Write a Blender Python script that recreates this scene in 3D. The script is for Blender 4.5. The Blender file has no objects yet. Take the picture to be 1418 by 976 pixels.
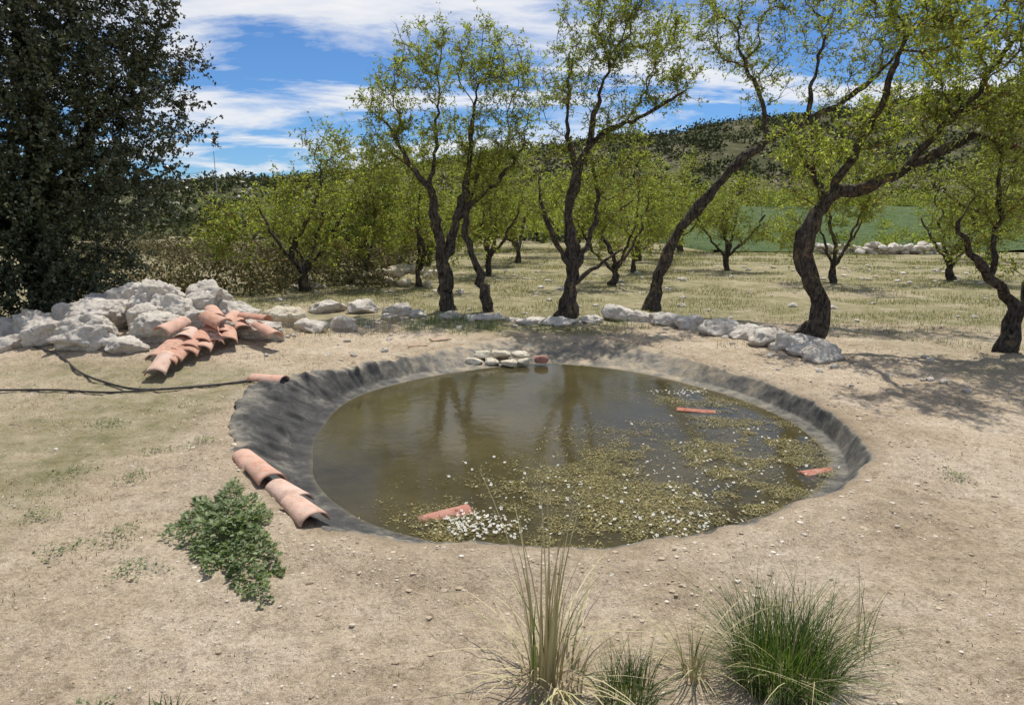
import bpy, math, random
import numpy as np
from mathutils import Vector, Matrix, noise as mnoise
rng=np.random.default_rng(7); random.seed(7)
scene=bpy.context.scene

# ---------------------------------------------------------------- helpers
def sstep(t):
    t=np.clip(t,0,1); return t*t*(3-2*t)
def _h(xi,yi,s):
    h=(xi*374761393+yi*668265263+s*144269)&0xffffffff
    h=((h^(h>>13))*1274126177)&0xffffffff
    h=h^(h>>16)
    return h/4294967296.0
def vnoise(x,y,s=0):
    x=np.asarray(x,float);y=np.asarray(y,float)
    xf=np.floor(x);yf=np.floor(y);xi=xf.astype(np.int64);yi=yf.astype(np.int64)
    u=x-xf;v=y-yf;u=u*u*(3-2*u);v=v*v*(3-2*v)
    return (_h(xi,yi,s)*(1-u)+_h(xi+1,yi,s)*u)*(1-v)+(_h(xi,yi+1,s)*(1-u)+_h(xi+1,yi+1,s)*u)*v
def fbm(x,y,s=0,o=4):
    a=0;w=.5;t=0
    for i in range(o):
        a=a+w*vnoise(np.asarray(x)*2**i,np.asarray(y)*2**i,s+i*17);t+=w;w*=.5
    return a/t
def build(name,V,groups,mats,smooth=False,attrs=None,link=True):
    me=bpy.data.meshes.new(name)
    V=np.asarray(V,np.float32)
    me.vertices.add(len(V)); me.vertices.foreach_set('co',V.ravel())
    gs=[(np.asarray(f,np.int32),m,sm) for f,m,sm in groups if len(f)]
    nl=sum(f.size for f,_,_ in gs); npoly=sum(len(f) for f,_,_ in gs)
    me.loops.add(nl); me.polygons.add(npoly)
    me.loops.foreach_set('vertex_index',np.concatenate([f.ravel() for f,_,_ in gs]))
    st=[];o=0;mi=[];sh=[]
    for f,m,sm in gs:
        k=f.shape[1]; st.append(o+np.arange(len(f))*k); o+=f.size
        mi.append(np.full(len(f),m,np.int32)); sh.append(np.full(len(f),sm,bool))
    me.polygons.foreach_set('loop_start',np.concatenate(st).astype(np.int32))
    me.polygons.foreach_set('material_index',np.concatenate(mi))
    me.polygons.foreach_set('use_smooth',np.concatenate(sh))
    if attrs:
        for k,a in attrs.items():
            at=me.attributes.new(k,'FLOAT','POINT'); at.data.foreach_set('value',np.asarray(a,np.float32))
    for m in mats: me.materials.append(m)
    me.update(calc_edges=True); me.validate()
    ob=bpy.data.objects.new(name,me)
    if link: scene.collection.objects.link(ob)
    return ob
def unit(v): return v/np.maximum(np.linalg.norm(v,axis=-1,keepdims=True),1e-9)
def leafquads(p,d,L,W,rg,flat=0.0):
    n=len(p); r=rg.normal(size=(n,3)); 
    if flat: r=r*(1-flat)+np.array([0,0,1.])*flat*2
    s=unit(np.cross(d,r)); L=np.broadcast_to(L,(n,))[:,None]; W=np.broadcast_to(W,(n,))[:,None]
    V=np.stack([p,p+d*L*.45+s*W*.5,p+d*L,p+d*L*.45-s*W*.5],1).reshape(-1,3)
    F=np.arange(n*4).reshape(-1,4); return V,F
def leaf6(p,d,up,L,W,fold=.25):
    n=len(p); s=unit(np.cross(d,up)); u=np.cross(s,d)
    L=np.broadcast_to(L,(n,))[:,None]; W=np.broadcast_to(W,(n,))[:,None]
    V=np.stack([p,p+d*L*.35+s*W*.5+u*W*fold,p+d*L*.8+s*W*.38+u*W*fold,p+d*L,p+d*L*.8-s*W*.38+u*W*fold,p+d*L*.35-s*W*.5+u*W*fold],1).reshape(-1,3)
    b=np.arange(n)[:,None]*6
    F=np.concatenate([b+np.array([0,1,2,3]),b+np.array([0,3,4,5])]); return V,F
def blades(b,h,w,az,bend,rg,seg=4):
    n=len(b); dirh=np.stack([np.cos(az),np.sin(az),np.zeros(n)],1); sd=np.stack([-np.sin(az+rg.normal(0,.5,n)),np.cos(az),np.zeros(n)],1); sd=unit(sd)
    rows=[]
    for i in range(seg+1):
        t=i/seg
        out=(bend*(t**1.7)*h)[:,None]*dirh
        z=(h*(t-0.45*np.clip(bend,0,1.6)*t**2.2))[:,None]*np.array([0,0,1.])
        c=b+out+z; ww=(w*(1-t)**.7*.5+.0003)[:,None]
        rows.append(c-sd*ww); rows.append(c+sd*ww)
    V=np.stack(rows,1).reshape(-1,3); k=2*(seg+1); F=[]
    base=np.arange(n)[:,None]*k
    for i in range(seg): F.append(base+np.array([2*i,2*i+1,2*i+3,2*i+2]))
    return V,np.concatenate(F)
class Acc:
    def __init__(s): s.V=[];s.G=[];s.n=0
    def add(s,V,F,m=0,sm=False):
        s.V.append(V); s.G.append((np.asarray(F)+s.n,m,sm)); s.n+=len(V)
    def obj(s,name,mats,**k): return build(name,np.concatenate(s.V),s.G,mats,**k)

# ---------------------------------------------------------------- materials
def newmat(name):
    m=bpy.data.materials.new(name); m.use_nodes=True; nt=m.node_tree; nt.nodes.clear(); return m,nt
def N(nt,t,**k):
    n=nt.nodes.new(t)
    for a,b in k.items():
        if a in n.inputs: n.inputs[a].default_value=b
        else: setattr(n,a,b)
    return n
def ramp(nt,stops,fac):
    r=nt.nodes.new('ShaderNodeValToRGB'); e=r.color_ramp.elements
    while len(e)<len(stops): e.new(.5)
    for i,(p,c) in enumerate(stops): e[i].position=p; e[i].color=(*c,1)
    nt.links.new(fac,r.inputs[0]); return r.outputs[0]
def noise(nt,scale,detail=6,rough=.6,vec=None,dist=0):
    n=N(nt,'ShaderNodeTexNoise',Scale=scale,Detail=detail,Roughness=rough,Distortion=dist)
    if vec is None:
        tc=nt.nodes.new('ShaderNodeNewGeometry'); vec=tc.outputs['Position']
    nt.links.new(vec,n.inputs['Vector']); return n.outputs['Fac']
def mixc(nt,f,a,b,mode='MIX'):
    m=nt.nodes.new('ShaderNodeMix'); m.data_type='RGBA'; m.blend_type=mode
    for s,v in ((0,f),(6,a),(7,b)):
        if isinstance(v,(float,int)): m.inputs[s].default_value=v
        elif isinstance(v,tuple): m.inputs[s].default_value=(*v,1)
        else: nt.links.new(v,m.inputs[s])
    return m.outputs[2]
def math_(nt,op,a,b=0.,clamp=False):
    m=nt.nodes.new('ShaderNodeMath'); m.operation=op; m.use_clamp=clamp
    for i,v in enumerate((a,b)):
        if isinstance(v,(float,int)): m.inputs[i].default_value=v
        else: nt.links.new(v,m.inputs[i])
    return m.outputs[0]
def finish(nt,col,rough=.9,bump=None,bs=.5,bd=.02,spec=.3):
    b=N(nt,'ShaderNodeBsdfPrincipled',Roughness=rough); b.inputs['Specular IOR Level'].default_value=spec
    if isinstance(col,tuple): b.inputs['Base Color'].default_value=(*col,1)
    else: nt.links.new(col,b.inputs['Base Color'])
    if bump is not None:
        bp=N(nt,'ShaderNodeBump',Strength=bs,Distance=bd); nt.links.new(bump,bp.inputs['Height']); nt.links.new(bp.outputs[0],b.inputs['Normal'])
    o=nt.nodes.new('ShaderNodeOutputMaterial'); nt.links.new(b.outputs[0],o.inputs[0]); return b
def island(nt):
    g=nt.nodes.new('ShaderNodeNewGeometry'); return g.outputs['Random Per Island']
def leafmat(name,stops,trans,tf=.4,rough=.5,spec=.4,big=1.3):
    m,nt=newmat(name); c=ramp(nt,stops,island(nt))
    bg=noise(nt,big,2); c=mixc(nt,.6,c,ramp(nt,[(.3,(.6,.6,.6)),(.7,(1.3,1.25,1.1))],bg),'MULTIPLY')
    if tf<=0: finish(nt,c,rough,spec=spec); return m
    b=N(nt,'ShaderNodeBsdfPrincipled',Roughness=rough); b.inputs['Specular IOR Level'].default_value=spec
    nt.links.new(c,b.inputs['Base Color'])
    t=nt.nodes.new('ShaderNodeBsdfTranslucent'); nt.links.new(mixc(nt,1.,c,trans,'MULTIPLY'),t.inputs[0])
    x=nt.nodes.new('ShaderNodeMixShader'); x.inputs[0].default_value=tf
    nt.links.new(b.outputs[0],x.inputs[1]); nt.links.new(t.outputs[0],x.inputs[2])
    o=nt.nodes.new('ShaderNodeOutputMaterial'); nt.links.new(x.outputs[0],o.inputs[0]); return m
M_almond=leafmat('almond_leaf',[(0,(.11,.14,.03)),(.5,(.19,.22,.055)),(1,(.33,.35,.13))],(1.9,2.0,.8),.5)
M_young=leafmat('young_leaf',[(0,(.10,.13,.03)),(.5,(.18,.205,.05)),(1,(.31,.32,.10))],(1.8,1.9,.8),.5)
M_oak=leafmat('oak_leaf',[(0,(.028,.04,.015)),(.6,(.06,.077,.031)),(1,(.15,.16,.095))],(1.2,1.5,.5),0,.42,.5)
M_scrub=leafmat('scrub_leaf',[(0,(.085,.09,.038)),(.5,(.165,.155,.07)),(1,(.32,.26,.155))],(1.3,1.4,.6),0,.8,.1,.35)
M_hscrub=leafmat('hillside_leaf',[(0,(.045,.06,.024)),(.5,(.085,.10,.04)),(1,(.16,.16,.075))],(1.3,1.4,.6),0,.8,.1,.06)
M_weed=leafmat('weed_leaf',[(0,(.095,.13,.05)),(.6,(.165,.21,.09)),(1,(.30,.34,.19))],(1.3,1.7,.5),.3,.5,.4,9)
M_gg=leafmat('green_grass',[(0,(.03,.06,.015)),(.6,(.07,.115,.03)),(1,(.19,.22,.09))],(1.3,1.6,.5),.35,.5,.3)
M_dry=leafmat('dry_grass',[(0,(.36,.30,.16)),(.5,(.55,.48,.29)),(.85,(.30,.30,.12)),(1,(.68,.62,.42))],(1.1,1.05,.8),0,.6,.3)
M_meadow=leafmat('meadow_blades',[(0,(.10,.12,.035)),(.5,(.20,.205,.08)),(1,(.43,.38,.22))],(1.3,1.4,.7),.3,.7,.2,.9)
M_algae=leafmat('water_weed',[(0,(.08,.075,.02)),(.5,(.18,.155,.045)),(.85,(.31,.25,.09)),(1,(.48,.42,.21))],(1.2,1.2,.5),0,.6,.3,5)
def bark(name,dark,mid,lich,amt):
    m,nt=newmat(name); tc=nt.nodes.new('ShaderNodeNewGeometry')
    mp=N(nt,'ShaderNodeMapping'); mp.inputs['Scale'].default_value=(1,1,.3); nt.links.new(tc.outputs['Position'],mp.inputs[0])
    f=noise(nt,24,8,.75,mp.outputs[0]); c=ramp(nt,[(.40,dark),(.64,mid)],f)
    l=noise(nt,5.5,6,.7); c=mixc(nt,ramp(nt,[(amt,(0,0,0)),(amt+.1,(.8,.8,.8))],l),c,lich)
    finish(nt,c,.95,f,1.,.06,.1); return m
M_bark=bark('almond_bark',(.022,.018,.015),(.17,.145,.12),(.26,.19,.11),.55)
M_twig=bark('almond_twig_bark',(.07,.04,.025),(.20,.13,.08),(.42,.23,.08),.48)
M_barkd=bark('dark_bark',(.015,.012,.01),(.07,.055,.045),(.14,.13,.11),.6)
# soil
m,nt=newmat('soil'); M_soil=m
at=nt.nodes.new('ShaderNodeAttribute'); at.attribute_name='grass'
a2=nt.nodes.new('ShaderNodeAttribute'); a2.attribute_name='damp'
n1=noise(nt,.9,9,.68); n2=noise(nt,38,6,.75); n3=noise(nt,160,3,.7); n4=noise(nt,9,7,.7)
c=ramp(nt,[(.3,(.42,.33,.222)),(.5,(.56,.455,.325)),(.7,(.69,.585,.45))],n1)
c=mixc(nt,.9,c,ramp(nt,[(.3,(.66,.64,.61)),(.5,(1,1,1)),(.7,(1.16,1.16,1.18))],n4),'MULTIPLY')
c=mixc(nt,.95,c,ramp(nt,[(.3,(.5,.48,.45)),(.5,(1,1,1)),(.72,(1.3,1.3,1.3))],n2),'MULTIPLY')
c=mixc(nt,.7,c,ramp(nt,[(.36,(.55,.53,.5)),(.6,(1.22,1.22,1.22))],n3),'MULTIPLY')
pfs=[]
for sc_,th_ in ((26.,.76),(60.,.64)):
    vo=N(nt,'ShaderNodeTexVoronoi',Scale=sc_); g=nt.nodes.new('ShaderNodeNewGeometry'); nt.links.new(g.outputs['Position'],vo.inputs['Vector'])
    peb=ramp(nt,[(.10,(1,1,1)),(.24,(0,0,0))],vo.outputs['Distance'])
    sel=ramp(nt,[(th_,(0,0,0)),(th_+.04,(1,1,1))],vo.outputs['Color'])
    pf=mixc(nt,1.,peb,sel,'MULTIPLY'); c=mixc(nt,math_(nt,'MULTIPLY',pf,.7),c,(.70,.63,.52)); pfs.append(pf)
gcol=ramp(nt,[(.3,(.14,.14,.06)),(.48,(.245,.225,.11)),(.64,(.45,.385,.26))],noise(nt,1.5,10,.8))
gn=noise(nt,4.5,9,.78)
gf=math_(nt,'MULTIPLY',math_(nt,'SUBTRACT',math_(nt,'ADD',at.outputs['Fac'],gn),.78),4.,True)
c=mixc(nt,math_(nt,'MULTIPLY',gf,.9),c,gcol)
c=mixc(nt,math_(nt,'MULTIPLY',a2.outputs['Fac'],.55,True),c,(.28,.21,.14))
bh=math_(nt,'ADD',math_(nt,'MULTIPLY',n2,1.),math_(nt,'MULTIPLY',n3,.35)); bh=math_(nt,'ADD',bh,math_(nt,'MULTIPLY',pfs[0],.4)); bh=math_(nt,'ADD',bh,math_(nt,'MULTIPLY',n4,1.2))
finish(nt,c,.95,bh,.85,.032,.1)
# hill
m,nt=newmat('hill_scrub'); M_hill=m
c=ramp(nt,[(.33,(.06,.07,.035)),(.5,(.12,.12,.065)),(.62,(.24,.215,.15)),(.78,(.40,.36,.29))],noise(nt,.10,10,.75))
finish(nt,c,1,noise(nt,.5,6,.7),1.,1.,0.)
m,nt=newmat('green_crop'); M_field=m
finish(nt,ramp(nt,[(.3,(.075,.12,.055)),(.5,(.12,.17,.08)),(.7,(.22,.24,.12))],noise(nt,.9,10,.8)),1,noise(nt,4,6,.7),1.,.3,0.)
def rockmat(name,lo,mid,hi,lich=.61):
    m,nt=newmat(name); n=noise(nt,4.5,10,.75); c=ramp(nt,[(.3,lo),(.48,mid),(.68,hi)],n)
    s=noise(nt,26,7,.78); c=mixc(nt,.8,c,ramp(nt,[(.34,(.38,.35,.31)),(.48,(1.,1.,1.))],s),'MULTIPLY')
    l=noise(nt,3.1,8,.78); c=mixc(nt,ramp(nt,[(lich,(0,0,0)),(lich+.08,(.6,.6,.6))],l),c,(.27,.23,.17))
    finish(nt,c,.95,math_(nt,'ADD',n,math_(nt,'MULTIPLY',s,.8)),.9,.05,.1); return m
M_rock=rockmat('limestone',(.45,.395,.32),(.70,.635,.54),(.84,.79,.70))
M_rock2=rockmat('pale_stone',(.55,.45,.31),(.76,.67,.5),(.85,.79,.66),.72)
M_ledge=rockmat('cream_stone',(.7,.6,.42),(.82,.73,.55),(.88,.82,.68),.95)
m,nt=newmat('pebbles'); M_peb=m
finish(nt,ramp(nt,[(0,(.32,.25,.17)),(.6,(.52,.43,.31)),(1,(.72,.66,.56))],island(nt)),.95,noise(nt,60,3),.5,.01,.1)
def terra(name,a,b_,c_,w_):
    m,nt=newmat(name); oi=nt.nodes.new('ShaderNodeObjectInfo')
    c=ramp(nt,[(0,a),(.5,b_),(1,c_)],oi.outputs['Random'])
    n=noise(nt,9,8,.7); c=mixc(nt,.8,c,ramp(nt,[(.3,(.6,.55,.5)),(.5,(1.05,1.05,1.05)),(.7,(1.15,1.25,1.35))],n),'MULTIPLY')
    c=mixc(nt,ramp(nt,[(.5,(0,0,0)),(.64,(w_,w_,w_))],noise(nt,14,6,.7)),c,(.50,.42,.33))
    finish(nt,c,.88,noise(nt,70,5,.7),.6,.01,.15); return m
M_terra=terra('terracotta',(.50,.26,.175),(.60,.36,.265),(.62,.45,.36),.75)
M_terrad=terra('wet_terracotta',(.36,.13,.085),(.40,.17,.12),(.42,.2,.15),.3)
M_terrab=terra('dusty_terracotta',(.34,.24,.17),(.40,.29,.2),(.44,.33,.24),.7)
# liner
m,nt=newmat('pond_liner_plastic'); M_liner=m
at=nt.nodes.new('ShaderNodeAttribute'); at.attribute_name='dust'
dn=math_(nt,'ADD',at.outputs['Fac'],math_(nt,'MULTIPLY',math_(nt,'SUBTRACT',noise(nt,5,9,.72),.5),1.5))
c=ramp(nt,[(.0,(.016,.016,.017)),(.40,(.06,.058,.053)),(.66,(.17,.157,.128)),(1.,(.40,.32,.215))],dn)
g=nt.nodes.new('ShaderNodeNewGeometry'); sx=nt.nodes.new('ShaderNodeSeparateXYZ'); nt.links.new(g.outputs['Position'],sx.inputs[0])
uw=math_(nt,'MULTIPLY',math_(nt,'SUBTRACT',-.19,sx.outputs[2]),40.,True)
silt=ramp(nt,[(.3,(.07,.055,.026)),(.55,(.14,.11,.055)),(.7,(.21,.17,.09))],noise(nt,2.2,8,.7))
c=mixc(nt,uw,c,silt)
b=finish(nt,c,.75,noise(nt,22,5,.6),.35,.012,.22)
# water
m,nt=newmat('pond_water'); M_water=m
df=nt.nodes.new('ShaderNodeBsdfDiffuse')
nt.links.new(ramp(nt,[(.32,(.06,.053,.024)),(.68,(.125,.108,.053))],noise(nt,1.1,7,.65)),df.inputs[0])
tr=nt.nodes.new('ShaderNodeBsdfTransparent'); tr.inputs[0].default_value=(.8,.74,.48,1)
mx=nt.nodes.new('ShaderNodeMixShader'); mx.inputs[0].default_value=.45
nt.links.new(df.outputs[0],mx.inputs[1]); nt.links.new(tr.outputs[0],mx.inputs[2])
gl=N(nt,'ShaderNodeBsdfGlossy',Roughness=.08); fr=N(nt,'ShaderNodeFresnel',IOR=1.31)
bp=N(nt,'ShaderNodeBump',Strength=.25,Distance=.01); nt.links.new(noise(nt,7,4,.55),bp.inputs['Height'])
nt.links.new(bp.outputs[0],gl.inputs['Normal']); nt.links.new(bp.outputs[0],fr.inputs['Normal'])
mm=nt.nodes.new('ShaderNodeMixShader'); nt.links.new(fr.outputs[0],mm.inputs[0]); nt.links.new(mx.outputs[0],mm.inputs[1]); nt.links.new(gl.outputs[0],mm.inputs[2])
o=nt.nodes.new('ShaderNodeOutputMaterial'); nt.links.new(mm.outputs[0],o.inputs[0])
m,nt=newmat('petal'); M_petal=m; finish(nt,(.8,.8,.74),.6)
m,nt=newmat('flower_centre'); M_yel=m; finish(nt,(.7,.5,.05),.6)
m,nt=newmat('hose_rubber'); M_hose=m; finish(nt,ramp(nt,[(.3,(.02,.02,.02)),(.7,(.08,.07,.06))],noise(nt,20)),.5)
m,nt=newmat('metal'); M_metal=m; finish(nt,(.4,.4,.4),.5)

# ---------------------------------------------------------------- pond outline
CX,CY=.5,7.0
W_=[(-1.96,5.75),(-2.15,6.82),(-2.06,8.05),(-1.48,8.91),(-.63,9.57),(.46,10.05),(1.51,9.67),(2.44,8.7),(3.01,7.65),(3.19,6.69),(3.03,5.75),(2.85,5.34),(2.27,4.76),(1.53,4.3),(.94,4.08),(.245,3.95),(-.435,4.05),(-1.07,4.35),(-1.5,4.78),(-1.845,5.35)]
O_=[(-2.56,6.2),(-2.74,7.25),(-2.34,7.91),(-1.86,8.35),(-1.40,9.2),(-.8,10.25),(-.11,11.0),(1.13,11.0),(2.13,10.0),(2.70,8.75),(3.12,7.7),(3.3,6.6),(3.22,5.87),(2.85,5.07),(2.05,4.4),(1.4,4.05),(.8,3.80),(.2,3.70),(-.5,3.78),(-1.22,4.05),(-1.66,4.48),(-2.13,5.2)]
def polar(P):
    a=np.array(P)-np.array([CX,CY]); th=np.arctan2(a[:,1],a[:,0]); r=np.hypot(a[:,0],a[:,1]); i=np.argsort(th); return th[i],r[i]
tw,rw_=polar(W_); to,ro_=polar(O_)
T=np.linspace(-np.pi,np.pi,1441)
def per(th,r):
    v=np.interp(T,np.r_[th-2*np.pi,th,th+2*np.pi],np.r_[r,r,r]); v=v[:-1]
    K=49;k=np.hanning(K);k/=k.sum(); v=np.real(np.fft.ifft(np.fft.fft(v)*np.fft.fft(np.roll(np.r_[k,np.zeros(len(v)-K)],-(K//2))))); return np.r_[v,v[0]]
RW=per(tw,rw_); RO=np.maximum(per(to,ro_),RW+.12)
cT,sT=np.cos(T),np.sin(T)
wob=.16*(fbm(cT*3+9,sT*3+9,201,4)-.5)+.10*(fbm(cT*14+9,sT*14+9,205,3)-.5)
RO=np.maximum(RO+wob,RW+.06)
def rw(t): return np.interp(t,T,RW)
def ro(t): return np.interp(t,T,RO)
def outer(x,y):
    z=.05*(fbm(x*.5,y*.5,3,3)-.5)*2*.6
    z=z+.33*np.exp(-(((x+5.6)/2.0)**2+((y-9.9)/1.9)**2)**1.2)
    th=np.arctan2(y-CY,x-CX); r=np.hypot(x-CX,y-CY)
    z=z+.05*np.exp(-((r-ro(th)-.25)/.25)**2)
    fine=(np.abs(x)<9)&(y<13)
    z=z+np.where(fine,.055*(fbm(x*4,y*4,9,4)-.5)+.024*(fbm(x*15,y*15,5,2)-.5)+.05*np.clip(fbm(x*9,y*9,15,2)-.62,0,1),0)
    return z
def bowl(x,y):
    th=np.arctan2(y-CY,x-CX); r=np.hypot(x-CX,y-CY); a=rw(th); b=ro(th); o=outer(x,y)
    u=np.clip((b-r)/(b-a),0,1); z=o*(1-u)+(-.2)*u
    return z-.42*sstep((a-r)/1.3), r,a,b
def gh(x,y):
    x=np.asarray(x,float);y=np.asarray(y,float)
    z,r,a,b=bowl(x,y); return z-.1*sstep((b-.01-r)/.06)
def axis(lo,hi,step,far,g=1.09):
    m=list(np.arange(lo,hi,step)); s=step;v=m[-1]
    while v<far: s*=g; v+=s; m.append(v)
    s=step;v=m[0];l=[]
    while v>-far: s*=g; v-=s; l.append(v)
    return np.array(l[::-1]+m)
gx=axis(-6.5,7,.03,900); gy=axis(1.2,12,.03,900)
X,Y=np.meshgrid(gx,gy); Z=gh(X,Y)
V=np.stack([X,Y,Z],-1).reshape(-1,3); nx,ny=len(gx),len(gy)
I=np.arange(nx*ny).reshape(ny,nx); F=np.stack([I[:-1,:-1],I[:-1,1:],I[1:,1:],I[1:,:-1]],-1).reshape(-1,4)
def grassy(x,y):
    g=sstep((y-10.2-(fbm(x*.4,y*.4,21)-.5)*4)/3.2)
    g=g*(.15+1.0*fbm(x*.25,y*.4,23,4))
    left=sstep((-x-2.0)/1.6)*(1-sstep((y-8)/1.5))*(.24+.36*fbm(x*.8,y*.8,29,3))
    right=sstep((x-4.2)/2)*sstep((y-5.5)/3)*.36
    return np.maximum(np.maximum(g,left),right)
th=np.arctan2(Y-CY,X-CX); r=np.hypot(X-CX,Y-CY)
damp=np.exp(-((r-ro(th))/.10)**2)*.8+.5*np.exp(-((r-ro(th)-.3)/.5)**2)*fbm(X,Y,4)
ground=build('ground',V,[(F,0,True)],[M_soil],attrs={'grass':grassy(X,Y).ravel(),'damp':damp.ravel()})

# liner
nt_,nr_=1400,60
tt=np.linspace(-np.pi,np.pi,nt_,endpoint=False)
A,B=rw(tt),ro(tt)
left=np.exp(-((np.abs(np.angle(np.exp(1j*(tt-3.05))))/.72)**4))
farw=np.clip(np.sin(tt),0,1)
ext=.04+.05*fbm(np.cos(tt)*7+5,np.sin(tt)*7+5,8)+.22*left*fbm(np.cos(tt)*6+5,np.sin(tt)*6+5,2)
rows=[];dust=[]
for k in range(nr_):
    if k<18: f=k/18; R=.05+(A-.25-.05)*f
    else: f=(k-18)/(nr_-19); R=(A-.25)+(B+ext-(A-.25))*f
    x=CX+R*np.cos(tt);y=CY+R*np.sin(tt)
    z,_,_,_=bowl(x,y)
    out=np.clip((R-B+.02)/.05,0,1)
    z=z+.016*(1-out)+ out*(.018*left-.03*(1-left)+.010*farw)
    wr=np.clip((R-A+.15)/.25,0,1)*np.where(left>.3,1,np.clip((B-R)/.12,0,1)*(.35+.65*farw))
    px_=np.cos(tt)*R;py_=np.sin(tt)*R
    a1=fbm(np.cos(tt)*13+R*.5+20,np.sin(tt)*13+20,31,3); w=.5+.5*np.cos((a1-.5)*16)
    a2_=fbm(px_*2.1+30,py_*2.1+30,77,3); w2=.5+.5*np.cos((a2_-.5)*16)
    a3_=fbm(px_*4.5+py_*2+30,py_*4.5+30,79,2); w3=.5+.5*np.cos((a3_-.5)*14)
    z=z+wr*((.022*w**2+.008*w3)*(1-left)+left*(.03*w**2+.048*w2**2+.016*w3))
    z=np.where((R>B+ext-.015)&(left>.1),z-.02,z)
    rows.append(np.stack([x,y,z],1))
    ou=(R-A)/(B-A+.02)
    dust.append(np.clip(.42+.34*farw+.12*np.clip(np.cos(tt),0,1)-.13*left+.5*np.clip(ou-.7,0,1)*2*(1-.4*left)-.10*w*left+.1*(1-w2)*left,0,1.2))
V=np.concatenate(rows); I=np.arange(nr_*nt_).reshape(nr_,nt_); J=np.roll(I,-1,1)
F=np.stack([I[:-1],J[:-1],J[1:],I[1:]],-1).reshape(-1,4)
build('pond_liner',V,[(F,0,True)],[M_liner],attrs={'dust':np.concatenate(dust)})
R=A+.06
V=[np.array([[CX,CY,-.2]])]
for f in (.33,.66,1.): V.append(np.stack([CX+R*f*np.cos(tt),CY+R*f*np.sin(tt),np.full(nt_,-.2)],1))
i0=np.arange(nt_);j0=np.roll(i0,-1)
tri=np.stack([np.zeros(nt_,int),1+i0,1+j0],1)
q=np.concatenate([np.stack([1+k*nt_+i0,1+(k+1)*nt_+i0,1+(k+1)*nt_+j0,1+k*nt_+j0],1) for k in (0,1)])
build('pond_water',np.concatenate(V),[(tri,0,True),(q,0,True)],[M_water])

# ---------------------------------------------------------------- water crowfoot
def zone(x,y):
    def g(cx,cy,sx,sy,rot=0):
        c,s=math.cos(rot),math.sin(rot); dx=x-cx;dy=y-cy
        return np.exp(-((((dx*c+dy*s)/sx)**2+((-dx*s+dy*c)/sy)**2)**1.6))
    return g(1.1,4.85,1.5,.75,.18)+.8*g(.9,5.5,.75,.55)+.95*g(2.2,5.8,.9,.8)+.85*g(2.45,7.0,.55,.9)+.8*g(2.0,8.1,.55,.38)+g(-.3,4.45,.45,.30)+.3*g(1.6,6.4,1.0,.6)
n=430000; x=rng.uniform(-1.4,3.3,n);y=rng.uniform(3.9,9.,n)
cl=.6*fbm(x*2.1,y*2.6,50,4)+.4*fbm(x*7,y*9,55,3); p=np.clip(zone(x,y),0,1)*np.clip((cl-.455)*10,.035,1)
th=np.arctan2(y-CY,x-CX); ins=np.hypot(x-CX,y-CY)<rw(th)-.02
k=(rng.random(n)<p)&ins; x=x[k];y=y[k]; n=len(x)
az=rng.uniform(0,6.28,n); d=unit(np.stack([np.cos(az),np.sin(az),rng.normal(0,.2,n)],1))
zz=np.where(rng.random(n)<.55,-.2+rng.uniform(.001,.014,n),-.2-rng.uniform(.003,.04,n))
V,F=leafquads(np.stack([x,y,zz],1),d,rng.uniform(.014,.042,n),rng.uniform(.004,.010,n),rng,.85)
ac=Acc(); ac.add(V,F,0)
nf=8000; fx=rng.uniform(-1,3.2,nf);fy=rng.uniform(4,9,nf)
def g2(cx,cy,s,w=1): return w*np.exp(-((fx-cx)**2+(fy-cy)**2)/s**2)
fz=fbm(fx*2,fy*2,66,3)
pf=(g2(1.3,4.7,.4,.4)+g2(.9,4.9,.9,.18)+g2(1.9,5.5,.8,.14)+g2(2.4,6.6,.6,.12)+g2(1.3,4.4,.4,.3)+g2(.4,5.3,.5,.12))*np.clip((fz-.35)*4,.1,1.3)
ex=rng.normal(0,1,(330,2))*np.array([.19,.11])+np.array([-.24,4.47]); fx=np.r_[fx,ex[:,0]];fy=np.r_[fy,ex[:,1]]
ex=rng.normal(0,1,(90,2))*np.array([.16,.08])+np.array([2.15,8.12]); fx=np.r_[fx,ex[:,0]];fy=np.r_[fy,ex[:,1]]
ex=rng.normal(0,1,(60,2))*np.array([.25,.08])+np.array([1.4,4.55]); fx=np.r_[fx,ex[:,0]];fy=np.r_[fy,ex[:,1]]
pf=np.r_[pf,np.full(480,.7)]
th=np.arctan2(fy-CY,fx-CX)
k=(rng.random(len(fx))<pf)&(np.hypot(fx-CX,fy-CY)<rw(th)-.04); fx=fx[k];fy=fy[k]
pv=[];yv=[]
for ff in range(len(fx)):
    s=rng.uniform(.007,.015); tl=rng.normal(0,.35,2); c=np.array([fx[ff],fy[ff],-.2+rng.uniform(.012,.03)])
    a0=rng.uniform(0,1.2)
    for pi in range(5):
        a=a0+pi*1.2566
        for da,rr in ((0,.15),(-.5,.75),(0,1.),(.5,.75)):
            dx=math.cos(a+da)*rr*s;dy=math.sin(a+da)*rr*s; pv.append(c+np.array([dx,dy,tl[0]*dx+tl[1]*dy+.25*rr*s]))
    yv+= [c+np.array([math.cos(t)*s*.28,math.sin(t)*s*.28,.0025]) for t in (0,1.57,3.14,4.71)]
ac.add(np.array(pv),np.arange(len(pv)).reshape(-1,4),1); ac.add(np.array(yv),np.arange(len(yv)).reshape(-1,4),2)
ac.obj('water_crowfoot',[M_algae,M_petal,M_yel])

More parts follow.
